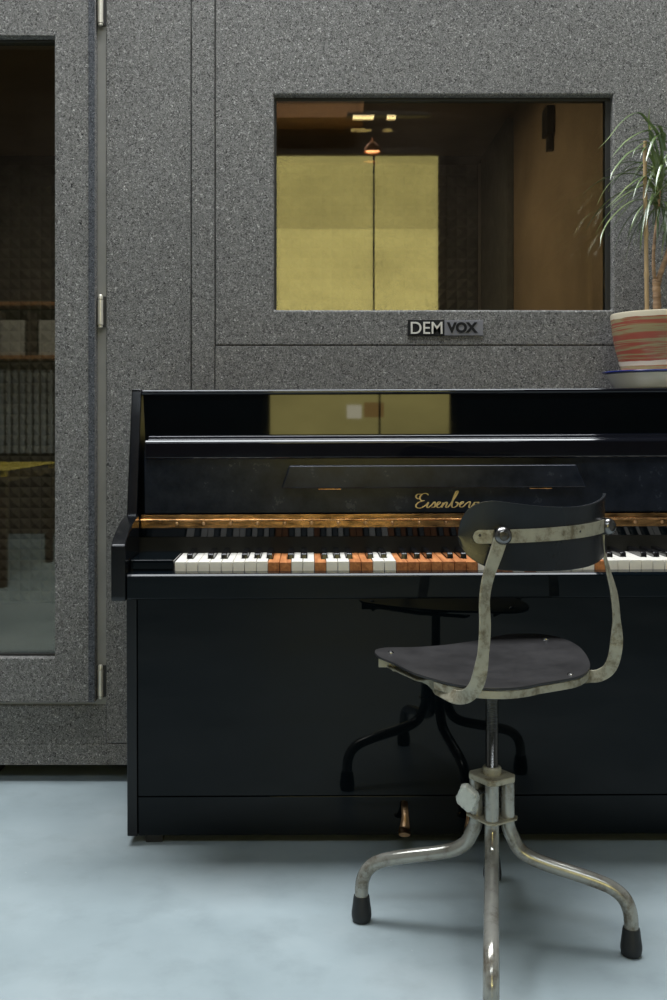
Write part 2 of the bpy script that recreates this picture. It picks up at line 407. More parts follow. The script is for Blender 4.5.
# door
DX0, DX1 = -1.50, wx(97, D); DZ0, DZ1 = wz(700, D), 2.22
GI = (-1.34, wx(56, D-.01), wz(657, D-.01), wz(38, D-.01))
def door_leaf():
    bm = ring((DX0, DX1, DZ0, DZ1), GI, D-.025, D+.030)
    bevel(bm, .003, 2, .6)
    return bm
door = obj('door', door_leaf(), M['felt'], booth)
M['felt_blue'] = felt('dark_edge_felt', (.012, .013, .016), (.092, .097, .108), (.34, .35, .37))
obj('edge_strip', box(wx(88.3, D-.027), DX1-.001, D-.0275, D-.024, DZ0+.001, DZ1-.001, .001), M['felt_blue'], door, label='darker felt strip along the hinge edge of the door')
dg = obj('door_gasket', ring((GI[0]-.004, GI[1]+.004, GI[2]-.004, GI[3]+.004), (GI[0]+.005, GI[1]-.005, GI[2]+.006, GI[3]-.006), D+.003, D+.032, .001), M['gasket'], door)
for yy in (D+.008, D+.022):
    obj('door_pane', box(GI[0], GI[1], yy, yy+.004, GI[2], GI[3]), M['door_glass'], door)
# aluminium frame round the door
obj('door_frame', ring((DX0-.03, xd+.001, DZ0-.016, DZ1+.025), (DX0, DX1, DZ0, DZ1), D+.004, D+.10, .001), M['alu_dull'], booth)
obj('lintel_panel', box(BX0, xd, D, D+.10, DZ1+.026, BZ1, bv), M['felt'], booth)
obj('felt_panel', box(BX0, DX0-.031, D, D+.10, zd, DZ1+.026, bv), M['felt'], booth)
for ya, yb in ((-12, 27), (295, 328), (664, 698)):
    z1, z0 = wz(ya, D), wz(yb, D); xc = wx(101, D); M['hinge'] = M.get('hinge') or simple('satin_nickel', (.72, .68, .58), .38, .55)
    hg = obj('hinge', merge(lathe([(0, z0+.008), (.0075, z0+.008), (.0075, z1-.014), (0, z1-.014)], (xc, D-.008, 0), 20),
              lathe([(0, z0), (.005, z0), (.0065, z0+.002), (.0065, z0+.0065), (0, z0+.0065)], (xc, D-.008, 0), 20),
              lathe([(0, z1-.0125), (.0068, z1-.0125), (.0068, z1-.004), (.004, z1), (0, z1)], (xc, D-.008, 0), 20)), M['hinge'], door)
    obj('hinge_plate', box(xc-.011, xc+.013, D-.0015, D+.01, z0+.003, z1-.004, .001), M['gasket'], hg)
# sides, back, roof, floor of the booth
obj('side_wall', box(BX0, BX0+.10, D+.10, BY1, BZ0, BZ1), M['felt'], booth)
obj('side_wall', box(BX1-.10, BX1, D+.10, BY1, BZ0, BZ1), M['felt'], booth)
obj('rear_wall', box(BX0+.1, BX1-.1, BY1-.1, BY1, BZ0, BZ1), M['felt'], booth)
obj('roof', box(BX0+.1, BX1-.1, D+.10, BY1-.1, 2.32, BZ1), M['booth_dark'], booth)
obj('booth_floor', box(BX0+.1, BX1-.1, D+.10, BY1-.1, BZ0, BZ0+.05), M['booth_dark'], booth)
for k, x in enumerate((-2.1, -.9, .4, 1.8)):
    obj('foot', box(x-.05, x+.05, D+.06, D+.16, 0, BZ0, .003), M['gasket'], booth)
    obj('foot', box(x-.05, x+.05, BY1-.16, BY1-.06, 0, BZ0, .003), M['gasket'], booth)
IXR = .86; YF = 5.0
# pyramid foam on the rear wall
def foam(x0, x1, z0, z1, yb, h=.018, s=.05):
    bm = bmesh.new()
    nx = int((x1-x0)/s); nz = int((z1-z0)/s)
    g = [[bm.verts.new((x0+i*s, yb, z0+j*s)) for j in range(nz+1)] for i in range(nx+1)]
    for i in range(nx):
        for j in range(nz):
            c = bm.verts.new((x0+(i+.5)*s, yb-h, z0+(j+.5)*s))
            q = (g[i][j], g[i+1][j], g[i+1][j+1], g[i][j+1])
            for k in range(4): bm.faces.new((q[k], q[(k+1) % 4], c))
    return bm
fb = obj('foam_lining', foam(BX0+.12, IXR, BZ0+.06, 2.24, YF), M['foam'], booth, smooth=False)
obj('foam_backing', box(BX0+.1, BX1-.1, YF+.001, BY1-.101, BZ0+.051, 2.32), M['booth_dark'], booth)
obj('inner_wall', box(IXR, IXR+.06, D+.051, YF, BZ0+.051, 2.27), M['warmwall'], booth)
obj('foam_panel', box(IXR-.03, IXR-.001, 4.32, YF-.036, BZ0+.051, 2.235, .004), M['foam'], booth)
obj('inner_ceiling', box(BX0+.11, IXR, D+.12, YF-.001, 2.25, 2.27), M['warmwall'], booth)
obj('corner_trim', box(IXR-.045, IXR-.032, YF-.055, YF-.042, BZ0+.06, 2.20, .002), M['alu_dull'], booth)
obj('cable_clip', merge(box(IXR-.03, IXR-.001, 3.60, 3.68, 1.97, 2.07, .005), box(IXR-.02, IXR-.001, 3.62, 3.66, 1.92, 1.98, .003)), M['blackmetal'], booth)
# unseen lamp housing and warm lamps added to brighten the booth interior
fx = obj('added_lamp_housing', lathe([(0, 2.25), (.10, 2.25), (.10, 2.225), (.09, 2.215), (0, 2.215)], (-.2, 3.45, 0), 32), M['white_enamel'], booth)
for lx, ly, le in ((-1.3, 3.6, 4.5), (-.1, 3.7, 9)):
    bl = bpy.data.lights.new('booth_fill', 'AREA'); bl.shape = 'DISK'; bl.size = .18; bl.energy = le; bl.color = (1, .84, .66)
    bo = bpy.data.objects.new('booth_fill', bl); C.objects.link(bo); bo.location = (lx, ly, 2.20)

# name plate under the window
npx0, npm, npx1 = wx(407.5, D), wx(444.3, D), wx(483, D); npz0, npz1 = wz(336, D), wz(320, D)
npl = obj('name_plate', box(npx0, npm, D-.004, D+.001, npz0, npz1, .0008), M['black_plate'], booth, label='black and grey maker plate with raised letters')
obj('name_plate_half', box(npm, npx1, D-.004, D+.001, npz0+.001, npz1-.001, .0008), M['grey_plate'], npl)
def text(s, x0, x1, z0, z1, y, mat, parent, off=0, name='lettering'):
    cu = bpy.data.curves.new(name, 'FONT'); cu.body = s; cu.size = 1; cu.extrude = .01; cu.offset = off
    t = bpy.data.objects.new(name, cu); C.objects.link(t)
    dg_ = bpy.context.evaluated_depsgraph_get(); me = bpy.data.meshes.new_from_object(t.evaluated_get(dg_))
    bpy.data.objects.remove(t)
    bm = bmesh.new(); bm.from_mesh(me); bpy.data.meshes.remove(me)
    xs = [v.co.x for v in bm.verts]; ys = [v.co.y for v in bm.verts]; a, b, c, d = min(xs), max(xs), min(ys), max(ys)
    for v in bm.verts:
        v.co = Vector((x0+(v.co.x-a)/(b-a)*(x1-x0), y-(v.co.z)*.08, z0+(v.co.y-c)/(d-c)*(z1-z0)))
    return obj(name, bm, mat, parent, smooth=False)
text('DEM', wx(410.6, D), wx(442.2, D), wz(334, D), wz(322, D), D-.0045, M['letter_light'], npl, .004)
text('VOX', wx(446.5, D), wx(477.5, D), wz(333, D), wz(322.3, D), D-.0045, M['letter_black'], npl, .05)

# ================================================================== piano
PL = Vector((-.3, 2.55, 0))
piano = thing('upright_piano', 'black lacquered upright piano with some bare wooden keys, standing against the felt booth', 'piano', tuple(PL))
ox0, ox1 = -.411, 1.148; th = .0235
ix0, ix1 = ox0+th, ox1-th
TOPZ = 1.046
lac = M['lacquer']
side_prof = [(2.378, .0226), (2.378, .745), (2.388, .762), (2.462, TOPZ-.004), (2.462, TOPZ+.002), (2.785, TOPZ+.002), (2.785, .0226)]
for x0, x1 in ((ox0, ix0), (ix1, ox1)):
    obj('side_panel', prism(side_prof, 'x', x0, x1, .0025, 3), M['lacquer_dull'], piano)
# arms
def arm_prof():
    zb, zt = .591, .712
    pts = [(2.376, zb), (2.199, zb), (2.193, zb+.008), (2.193, zt-.004)]
    for k in range(9):
        a = k/8
        pts.append((2.197+.179*a, zt+.045*math.sin(a*PI/2)**.8 if a > 0 else zt))
    return pts
for x0, x1 in ((ox0, ox0+.0305), (ox1-.0305, ox1)):
    obj('arm', prism(arm_prof(), 'x', x0, x1, .003, 3), M['lacquer_dull'], piano)
obj('lid', box(ix0-.001, ix1+.001, 2.455, 2.787, TOPZ-.0125, TOPZ, .0055, 4), M['lacquer_edge'], piano)
obj('upper_panel', box(ix0, ix1, 2.475, 2.495, .90, TOPZ-.0125), lac, piano)
# music rail
rail = [(2.440, .903), (2.400, .884), (2.394, .887), (2.392, .922), (2.397, .9280), (2.440, .9285), (2.444, .9365), (2.452, .939), (2.474, .935), (2.474, .903)]
obj('top_rail', prism(rail, 'x', ix0+.018, ix1-.018, .0018, 3), M['lacquer_edge'], piano)
obj('back_board', box(ix0, ix1, 2.474, 2.50, .60, .90), lac, piano)
fbX0, fbX1 = wx(146, 2.42), ix1-.012
obj('fallboard', box(fbX0, fbX1, 2.415, 2.435, .7565, .905, .003), M['dusty'], piano)
# music desk flap, hinged along its lower edge
def flap():
    x = [wx(283, 2.40), wx(586, 2.40), wx(575, 2.408), wx(291, 2.408)]
    z0, z1 = wz(488.5, 2.40), wz(466, 2.405)
    bm = bmesh.new()
    f = [bm.verts.new(c) for c in ((x[0], 2.384, z0), (x[1], 2.384, z0), (x[2], 2.384, z1), (x[3], 2.384, z1))]
    b = [bm.verts.new((v.co.x, v.co.y+.0105, v.co.z+.001)) for v in f]
    bm.faces.new(f); bm.faces.new(b[::-1])
    for k in range(4): bm.faces.new((f[k], b[k], b[(k+1) % 4], f[(k+1) % 4]))
    bmesh.ops.recalc_face_normals(bm, faces=bm.faces); bevel(bm, .0030, 3); return bm
fl = obj('music_desk', flap(), M['dusty'], piano)
for cx in (331, 541):
    a, b = wx(cx-11, 2.40), wx(cx+11, 2.40); z = wz(489.2, 2.40)
    obj('hinge', merge(sweep([Vector((a, 2.388, z)), Vector((b, 2.388, z))], circ(.0018, 10), Vector((0, 0, 1))),
                       box(a, b, 2.390, 2.4155, z-.001, z+.0005)), M['brass'], fl)
# gold script
def script():
    S = 4.764; out = []
    strokes = [
     [(238,124),(226,116),(208,120),(196,136),(204,150),(220,150)],
     [(206,120),(186,120),(178,132),(188,142),(200,136)],
     [(214,151),(192,158),(179,170),(180,182),(198,186),(222,174),(238,158)],
     [(238,158),(230,178),(236,184),(252,172)],
     [(252,172),(266,157),(270,168),(266,181),(252,182)],
     [(262,182),(280,172),(294,161),(286,157),(277,169),(281,183),(296,180),(308,164)],
     [(308,160),(300,184)],[(302,178),(318,160),(326,162),(320,180),(328,183),(342,168)],
     [(342,168),(362,138),(378,110),(370,108),(356,140),(348,174),(356,184),(372,176),(378,162),(366,158),(384,166),(396,160)],
     [(386,172),(402,162),(400,156),(388,164),(388,180),(402,180),(418,164)],
     [(418,164),(430,158),(436,160),(430,182),(440,182),(452,168)],
     [(472,160),(458,160),(452,174),(460,182),(472,172),(476,158),(468,196),(452,214),(440,208),(462,190),(486,172)]]
    parts = []
    for i, s in enumerate(strokes):
        pts = [P(380+x/S, 470+y/S, 2.4135) for x, y in s]
        cp = catmull(pts, 6)
        rad = []
        for k in range(len(cp)):
            t = (cp[min(k+1, len(cp)-1)]-cp[max(k-1, 0)]).normalized()
            rad.append(.55+.95*abs(t.z)**1.5*(1 if t.z < 0 or True else .5))
        parts.append(sweep(cp, [(a, b*.35) for a, b in circ(.00135, 8)], Vector((0, 0, 1)) if False else Vector((1, 0, .35)), scales=rad))
    return merge(*parts)
def ribbon_script():
    return script()
obj('lettering', ribbon_script(), M['gold'], piano, label='gold script maker name')
# brass piano hinge
hz0, hz1 = wz(528, 2.40), wz(515, 2.40)
zj = (hz0+hz1)/2+.003
ph = obj('long_hinge', merge(box(ix0+.006, ix1-.006, 2.404, 2.41, zj+.001, hz1, .0006), box(ix0+.006, ix1-.006, 2.399, 2.406, hz0, zj-.001, .0006),
        sweep([Vector((ix0+.006, 2.3985, zj)), Vector((ix1-.006, 2.3985, zj))], circ(.0026, 12), Vector((0, 0, 1)))), M['brass'], piano, label='tarnished brass hinge')
x = wx(178, 2.40); s0 = None; sx = x
while x < ix1-.02:
    if s0 is None:
        s0 = obj('screw', lathe([(0, .0030), (.0022, .0028), (.0040, .0012), (.0042, -.001), (0, -.001)], (0, 0, 0), 14, 'y'), M['copper'], ph, org=(0, 0, 0)); base = Vector(ph['_w'])
    else:
        o = s0.copy(); C.objects.link(o); o.parent = ph; s0_ = o
    (s0 if x == sx else o).location = Vector((x, 2.3985, zj-.0075))-base
    x += .0622
# glossy strip below the hinge, leaning over the keys
zt = hz0; zb2 = wz(537, 2.405)
obj('fallboard_edge', prism([(2.398, zt), (2.4045, zb2), (2.425, zb2), (2.425, zt)], 'x', ix0+.001, ix1-.001, .0008, 2), M['lacquer'], piano)
obj('nameboard', box(ix0+.001, ix1-.001, 2.407, 2.425, .660, zb2), M['nameboard'], piano)
# keybed & key slip
KX0 = wx(175.7, 2.25); KP = .02525; NK = 52; KX1 = KX0+KP*NK
obj('key_slip', prism([(2.206, .648), (2.2, .643), (2.2, .5965), (2.206, .5935), (2.244, .5935), (2.244, .648)], 'x', ox0+.0315, ox1-.0315, .0018, 3), lac, piano)
obj('keybed', box(ix0, ix1, 2.245, 2.43, .600, .638), lac, piano)
for a, b in ((ox0+.0315, KX0-.0015), (KX1+.0015, ox1-.0315)):
    obj('key_block', box(a, b, 2.2445, 2.376 if 0 else 2.400, .638, .6725, .0025, 3), lac, piano)
KT = wz(562, 2.25)
# keys
blacks_after = []
names = 'ABCDEFG'
for i in range(NK-1):
    if names[i % 7] in 'ACDFG': blacks_after.append(i)
offs = {'A': .0020, 'C': -.0022, 'D': .0022, 'F': -.0028, 'G': 0.0}
woodset = {8, 9, 12, 15, 16, 19, 20, 21, 22, 23, 24, 25, 27, 28, 30, 36}
rnd = random.Random(4)
mesh_cache = {}
def white_key(i):
    x0, x1 = KX0+i*KP+.0006, KX0+(i+1)*KP-.0006
    isw = i in woodset
    dz = -.0018 if isw else 0
    dz += rnd.uniform(-.0005, .0005)
    # notches for the black keys
    bw = .0068
    nl = nr = None
    if i > 0 and names[(i-1) % 7] in 'ACDFG': nl = KX0+i*KP+offs[names[(i-1) % 7]]+bw+.0008
    if names[i % 7] in 'ACDFG' and i < NK-1: nr = KX0+(i+1)*KP+offs[names[i % 7]]-bw-.0008
    yf, yn, yb = 2.25, 2.300, 2.406
    pts = [(x0, yf), (x1, yf)]
    if nr: pts += [(x1, yn), (nr, yn), (nr, yb)]
    else: pts += [(x1, yb)]
    if nl: pts += [(nl, yb), (nl, yn), (x0, yn)]
    else: pts += [(x0, yb)]
    o = obj('white_key', prism(pts, 'z', KT-.026, KT+dz, .0007, 2), M['keywood'] if isw else M['ivory'], piano)
    o['label'] = 'bare reddish wooden key that lost its white top' if isw else 'white key'
    return o
for i in range(NK): white_key(i)
bk = None
for i in blacks_after:
    cx = KX0+(i+1)*KP+offs[names[i % 7]]
    if bk is None:
        prof = [(2.300, KT-.004), (2.3025, KT+.009), (2.307, KT+.0120), (2.404, KT+.0125), (2.404, KT-.004)]
        bk = obj('black_key', prism(prof, 'x', cx-.0064, cx+.0064, .0018, 3), M['ebony'], piano); bx = cx
    else:
        o = bk.copy(); C.objects.link(o); o.parent = piano; o.location = (cx-bx, 0, 0)
# lower part
zl = wz(797, 2.38)
obj('lower_panel', box(ix0+.001, ix1-.001, 2.383, 2.40, zl+.001, .5995, .0012), lac, piano)
br = prism([(ix0+.001, .0226), (ix1-.001, .0226), (ix1-.001, zl-.001), (ix0+.001, zl-.001)], 'y', 2.383, 2.402, .0012)
obj('bottom_rail', br, lac, piano)
obj('rear_frame', box(ix0+.002, ix1-.002, 2.74, 2.78, .03, TOPZ-.013), M['darkwood'], piano)
for x in (ix0+.015, ix1-.055):
    obj('glide', box(x, x+.04, 2.40, 2.44, 0, .0235, .002), M['gasket'], piano)
    obj('glide', box(x, x+.04, 2.70, 2.74, 0, .0235, .002), M['gasket'], piano)
def pedal(cx):
    path = catmull([Vector((cx, 2.392, .098)), Vector((cx, 2.372, .094)), Vector((cx, 2.358, .080)), Vector((cx-.001, 2.350, .062)), Vector((cx-.003, 2.342, .050)), Vector((cx-.005, 2.322, .046))], 6)
    n = len(path); sc = []
    sect = [(a*1.0, b) for a, b in [( .0105*math.cos(t), .0045*math.sin(t)) for t in [2*PI*k/16 for k in range(16)]]]
    for k in range(n):
        t = k/(n-1); sc.append(.75+.75*max(0, t-.45)/.55 if t < .93 else 1.2)
    return sweep(path, sect, Vector((1, 0, 0)), scales=sc)
for px in (406, 471): obj('pedal', pedal(wx(px, 2.34)), M['copper'], piano, label='brass pedal')
piano.rotation_euler = (0, -.004, 0)

# ================================================================== chair
CH = Vector((.348, 1.957, 0))
chair = thing('swivel_chair', 'vintage swivel chair with dark seat, cream steel uprights and four tubular feet', 'chair', tuple(CH))
angs = [165, -15, -100.3, 79.7]
def dirv(a): return Vector((math.cos(math.radians(a)), math.sin(math.radians(a)), 0))
legp = [(.029, .298), (.029, .24), (.030, .215), (.0385, .192), (.050, .172), (.072, .158), (.105, .148), (.15, .138), (.190, .128), (.218, .118), (.238, .102), (.248, .080), (.2505, .055), (.2505, .03)]
for a in angs:
    d = dirv(a); side = Vector((-d.y, d.x, 0))
    k_ = 1.2 if a == -100.3 else 1
    path = catmull([CH+d*(r if r < .04 else .04+(r-.04)*(.322-.04)/(.2505-.04) if k_ > 1 else r)+Vector((0, 0, z)) for r, z in legp], 5)
    lg = obj('leg', leg_tube(path, .0132, side), M['leg_paint'], chair)
    c = CH+d*(.322 if k_ > 1 else .2505)
    obj('rubber_foot', lathe([(0, .0), (.0150, 0), (.0178, .003), (.0195, .012), (.0192, .020), (.0172, .034), (.0158, .046), (.0150, .050), (.0130, .050)], tuple(c), 24), M['rubber'], lg, label='black rubber foot')
def sq_plate(r, z0, z1, bvl):
    pts = []
    for a in sorted(angs):
        for da in (-9, 9):
            v = dirv(a+da)*r; pts.append((CH.x+v.x, CH.y+v.y))
    return prism(pts, 'z', z0, z1, bvl, 3)
hub = obj('base_hub', sq_plate(.043, .297, .309, .0025), M['cream_paint'], chair)
obj('lower_plate', sq_plate(.0475, .227, .231, .0012), M['cream_paint'], hub)
obj('collar', lathe([(.0, .308), (.0175, .308), (.0175, .3205), (.0155, .323), (0, .323)], tuple(CH), 28), M['cream_paint'], hub)
obj('core_tube', lathe([(0, .19), (.0135, .19), (.0135, .293), (0, .297)], tuple(CH), 24), M['steel'], hub)
# threaded spindle
prof = [(0, .30)]
z = .30
while z < .478:
    prof += [(.0112, z), (.0122, z+.0015)]; z += .003
prof += [(.0112, .480), (0, .480)]
obj('spindle', lathe(prof, tuple(CH), 24), M['steel'], chair)
# locking knob
kc = P(468, 797.5, 1.905)
kdir = Vector((-.50, -.86, -.10)).normalized()
def knob():
    bm = bmesh.new(); q = kdir.to_track_quat('Z', 'Y').to_matrix()
    prof = [(.0, -.008), (.5, -.008), (.92, -.005), (1, 0), (.96, .006), (.84, .010), (0, .011)]
    rs = []
    for r, z in prof:
        if r == 0: rs.append([bm.verts.new((0, 0, z))]); continue
        l = []
        for k in range(24):
            a = 2*PI*k/24; rr = .0255*(1 if (k//3) % 2 == 0 else .86)*r
            l.append(bm.verts.new((rr*.88*math.cos(a), rr*1.06*math.sin(a), z)))
        rs.append(l)
    for a, b in zip(rs, rs[1:]):
        for k in range(24):
            s = list(dict.fromkeys([a[k % len(a)], a[(k+1) % 24 % len(a)], b[(k+1) % 24 % len(b)], b[k % len(b)]]))
            if len(s) > 2: bm.faces.new(s)
    bmesh.ops.recalc_face_normals(bm, faces=bm.faces); bmesh.ops.rotate(bm, verts=bm.verts, matrix=q); bmesh.ops.translate(bm, verts=bm.verts, vec=kc); return bm
kn = obj('knob', knob(), M['knob'], chair, sharp=20, label='chipped white locking knob')
obj('knob_shaft', sweep([kc-kdir*.005, Vector((CH.x, CH.y, kc.z+.002))-kdir*.012], circ(.0058, 12), Vector((0, 0, 1))), M['steel'], kn)
# seat --- local frame
def yawv(a): return Vector((math.cos(math.radians(a)), math.sin(math.radians(a)), 0))
US = yawv(33); VS = yawv(123)
SZ = .505
def seat_from_pixels():
    # outline of the seat rim as the photograph shows it, put on the seat's level, with saddle height
    pass
SCN = Vector((.348, 2.030, 0))
rimw = [(.135,2.075),(.142,2.045),(.169,2.003),(.197,1.94),(.23,1.89),(.261,1.845),(.300,1.815),(.345,1.812),(.385,1.832),(.42,1.862),(.455,1.882),(.495,1.905),(.522,1.94),
        (.542,1.99),(.555,2.06),(.558,2.13),(.550,2.19),(.527,2.235),(.49,2.255),(.43,2.245),(.36,2.21),(.29,2.175),(.22,2.145),(.165,2.125),(.140,2.10)]
outl = [((Vector((x, y, 0))-SCN).dot(US), (Vector((x, y, 0))-SCN).dot(VS)) for x, y in rimw]
def zsurf(u, v, base):
    q = (u*u+v*v)/.04
    return base-.009+.011*min(1.3, q)+.012*v-.010*max(0, (-u-.165)/.03)**2*.5
def seat_mesh(scale, base, t, rings=9, dipping=True):
    pts = catmull([Vector((u*scale, v*scale, 0)) for u, v in outl+outl[:1]], 4)[:-1]
    bm = bmesh.new()
    def layer(off):
        L = [[bm.verts.new(SCN+Vector((0, 0, zsurf(0, 0, base)+off)))]]
        for k in range(1, rings+1):
            f = k/rings; row = []
            for p in pts:
                u, v = p.x*f, p.y*f
                w = SCN+US*u+VS*v
                row.append(bm.verts.new((w.x, w.y, zsurf(u, v, base)+off)))
            L.append(row)
        return L
    A, B = layer(0), layer(-t); n = len(pts)
    for L in (A, B):
        for a, b in zip(L, L[1:]):
            for k in range(n):
                s = list(dict.fromkeys([a[k % len(a)], a[(k+1) % n % len(a)], b[(k+1) % n], b[k]]))
                if len(s) > 2: bm.faces.new(s)
    for k in range(n): bm.faces.new((A[-1][k], A[-1][(k+1) % n], B[-1][(k+1) % n], B[-1][k]))
    bmesh.ops.recalc_face_normals(bm, faces=bm.faces); bevel(bm, .0012, 2, .9); return bm
seat = obj('seat', seat_mesh(1, SZ, .005), M['bakelite'], chair)
def seatpt(u, v, dz=0):
    w = SCN+US*u+VS*v; return Vector((w.x, w.y, zsurf(u, v, SZ)+dz))
for u, v in [((Vector((x, y, 0))-SCN).dot(US), (Vector((x, y, 0))-SCN).dot(VS)) for x, y in ((.488, 1.925), (.168, 2.085), (.505, 2.20))]:
    c = seatpt(u, v, 0)
    obj('bolt', lathe([(0, .0035), (.003, .0032), (.006, .0015), (.0068, -.001), (0, -.001)], tuple(c), 16), M['chrome'], seat, label='bright bolt head')
# cream pan rim under the back of the seat and brackets
def rim_strip(i0, i1, h, inset):
    pts = [Vector((u*inset, v*inset, 0)) for u, v in outl]
    sel = catmull([pts[k % len(pts)] for k in range(i0, i1)], 5)
    path = [Vector((*(SCN+US*p.x+VS*p.y).xy, zsurf(p.x, p.y, SZ)-.006-h/2)) for p in sel]
    return sweep(path, rrect(h, .003, .0008), Vector((0, 0, 1)))
obj('seat_rim', rim_strip(4, 14, .014, .985), M['cream_paint'], chair, label='cream steel rim under the seat')
cross = lambda u0, v0, u1, v1: sweep([seatpt(u0, v0, -.017), seatpt((u0+u1)/2, (v0+v1)/2, -.017), seatpt(u1, v1, -.017)], rrect(.004, .03, .001), Vector((0, 0, 1)))
obj('seat_bracket', merge(cross(-.13, .11, .13, .11), cross(-.12, -.11, .12, -.11), lathe([(0, .462), (.05, .462), (.05, .478), (.02, .482), (0, .482)], tuple(CH), 28)), M['cream_paint'], chair)
lug = Vector((.150, 2.062, .496))
obj('seat_lug', merge(box(lug.x-.008, lug.x+.022, lug.y-.003, lug.y+.006, lug.z-.012, lug.z+.005, .001), lathe([(0, lug.z-.018), (.004, lug.z-.018), (.004, lug.z), (0, lug.z)], (lug.x+.022, lug.y-.006, 0), 12)), M['cream_paint'], chair)
# uprights: flat bars running under the seat and bending up
def bar(pts, w0, widths=None, name='upright', t=.0042):
    path = catmull([P(x, y, d) for x, y, d, *_ in pts], 8)
    ups = []
    m = len(pts); L_ = len(path)
    for i in range(L_):
        s = min(i/8, m-1.0001); k = int(s); f = s-k
        t_ = (path[min(i+1, L_-1)]-path[max(i-1, 0)]).normalized()
        vw = Vector((path[i].x, path[i].y, path[i].z-H)).normalized()
        cf = vw.cross(t_).normalized()
        def uv_(a): return cf if a == 'c' else yawv(a)
        ups.append((uv_(pts[k][3])*(1-f)+uv_(pts[min(k+1, m-1)][3])*f).normalized())
    return sweep(path, rrect(w0, t), ups)
Lb = [(392, 666, 2.065, 33), (420, 679, 1.975, 33), (441, 690, 1.89, 'c'), (456, 697, 1.83, 'c'), (469, 694.5, 1.79, 'c'), (478, 681, 1.77, 'c'), (483, 655, 1.765, 30), (485, 628, 1.765, 30), (484.5, 600, 1.765, 37), (488, 578, 1.765, 28), (495.5, 555, 1.765, 12), (501, 538, 1.765, 6)]
obj('upright', bar(Lb, .0245), M['cream_paint'], chair, label='worn cream flat steel upright')
Rb = [(560, 682, 2.02, 'c'), (584, 677, 2.0, 'c'), (599, 675.5, 1.98, 'c'), (610.5, 667, 1.965, 'c'), (616, 648, 1.955, 'c'), (616.5, 620, 1.95, 42), (614, 594, 1.945, 48), (608, 570, 1.94, 62), (603.5, 548, 1.94, 74), (604, 529, 1.94, 76)]
obj('upright', bar(Rb, .0235), M['cream_paint'], chair, label='worn cream flat steel upright')
# backrest
sL = P(501, 536, 1.765+.012); sR = P(604.5, 525, 1.94+.012)
midS = (sL+sR)/2; chord = (sR-sL); chord.z = 0; half = chord.length/2
ua = chord.normalized(); va = Vector((-ua.y, ua.x, 0))
TH = math.radians(33); R = half/math.sin(TH); cen = midS+va*R*math.cos(TH); cen.z = 0
def arcp(th, r, z): return Vector((cen.x, cen.y, 0))+ua*r*math.sin(th)-va*r*math.cos(th)+Vector((0, 0, z))
TM = math.radians(49)
def edge_z(s):
    """top and bottom height at s in -1..1"""
    top = .821+.026*abs(s)**1.7; bot = .711+(.034 if s > 0 else .014)*s*s
    e = max(0, (abs(s)-.66)/.34)
    k = 1-math.sqrt(max(0, 1-e**2.2))
    mid_ = .776
    return top-(top-mid_)*k, bot+(mid_-bot)*k
def back():
    n, m = 120, 10; bm = bmesh.new()
    def lay(r):
        g = []
        for i in range(n+1):
            s = -1+2*i/n; s *= .9995; a = s*TM; zt_, zb_ = edge_z(s)
            g.append([bm.verts.new(arcp(a, r+.003*((j/m-.5)*2)**2, zb_+(zt_-zb_)*j/m)) for j in range(m+1)])
        return g
    A, B = lay(R), lay(R-.0065)
    for G in (A, B):
        for i in range(n):
            for j in range(m): bm.faces.new((G[i][j], G[i+1][j], G[i+1][j+1], G[i][j+1]))
    bd = [(i, 0) for i in range(n)]+[(n, j) for j in range(m)]+[(i, m) for i in range(n, 0, -1)]+[(0, j) for j in range(m, 0, -1)]
    for k in range(len(bd)):
        (a, b), (c, d) = bd[k], bd[(k+1) % len(bd)]
        bm.faces.new((A[a][b], A[c][d], B[c][d], B[a][b]))
    bmesh.ops.remove_doubles(bm, verts=bm.verts, dist=1e-5)
    bmesh.ops.recalc_face_normals(bm, faces=bm.faces); bevel(bm, .0016, 2, .8); return bm
backo = obj('backrest', back(), M['backrest'], chair, label='curved dark backrest with rounded ends')
# strap with rounded ends
def strap():
    bm = bmesh.new(); n = 160; a0, a1 = math.radians(-43.5), math.radians(36)
    def zc(a): return .777+.004*a
    rows = []
    for i in range(n+1):
        a = a0+(a1-a0)*i/n; dl = (a-a0)*R; dr = (a1-a)*R; h = .0115
        dd = min(dl, dr)
        if dd < h: h = max(.0005, math.sqrt(h*h-(h-dd)**2))
        rows.append((a, h))
    def lay(r): return [[bm.verts.new(arcp(a, r, zc(a)-h)), bm.verts.new(arcp(a, r, zc(a)+h))] for a, h in rows]
    A, B = lay(R+.0052), lay(R+.0015)
    for i in range(n):
        bm.faces.new((A[i][0], A[i+1][0], A[i+1][1], A[i][1])); bm.faces.new((B[i][0], B[i][1], B[i+1][1], B[i+1][0]))
        for j in (0, 1): bm.faces.new((A[i][j], A[i+1][j], B[i+1][j], B[i][j]))
    for i in (0, n): bm.faces.new((A[i][0], A[i][1], B[i][1], B[i][0]))
    bmesh.ops.recalc_face_normals(bm, faces=bm.faces); return bm
st = obj('back_strap', strap(), M['cream_paint'], backo, label='cream flat metal strap')
def outward(a): return ((arcp(a, 1, 0)-arcp(a, 0, 0))).normalized()
def orient(bm, d, c):
    bmesh.ops.rotate(bm, verts=bm.verts, matrix=d.to_track_quat('Z', 'Y').to_matrix()); bmesh.ops.translate(bm, verts=bm.verts, vec=c); return bm
for a in (-41, 2):
    ar = math.radians(a)
    obj('strap_hole', orient(lathe([(0, 0), (.0026 if a < 0 else .0018, 0), (.0026 if a < 0 else .0018, .0012), (0, .0012)], n=12), outward(ar), arcp(ar, R+.0046, .777)), M['gasket'], st)
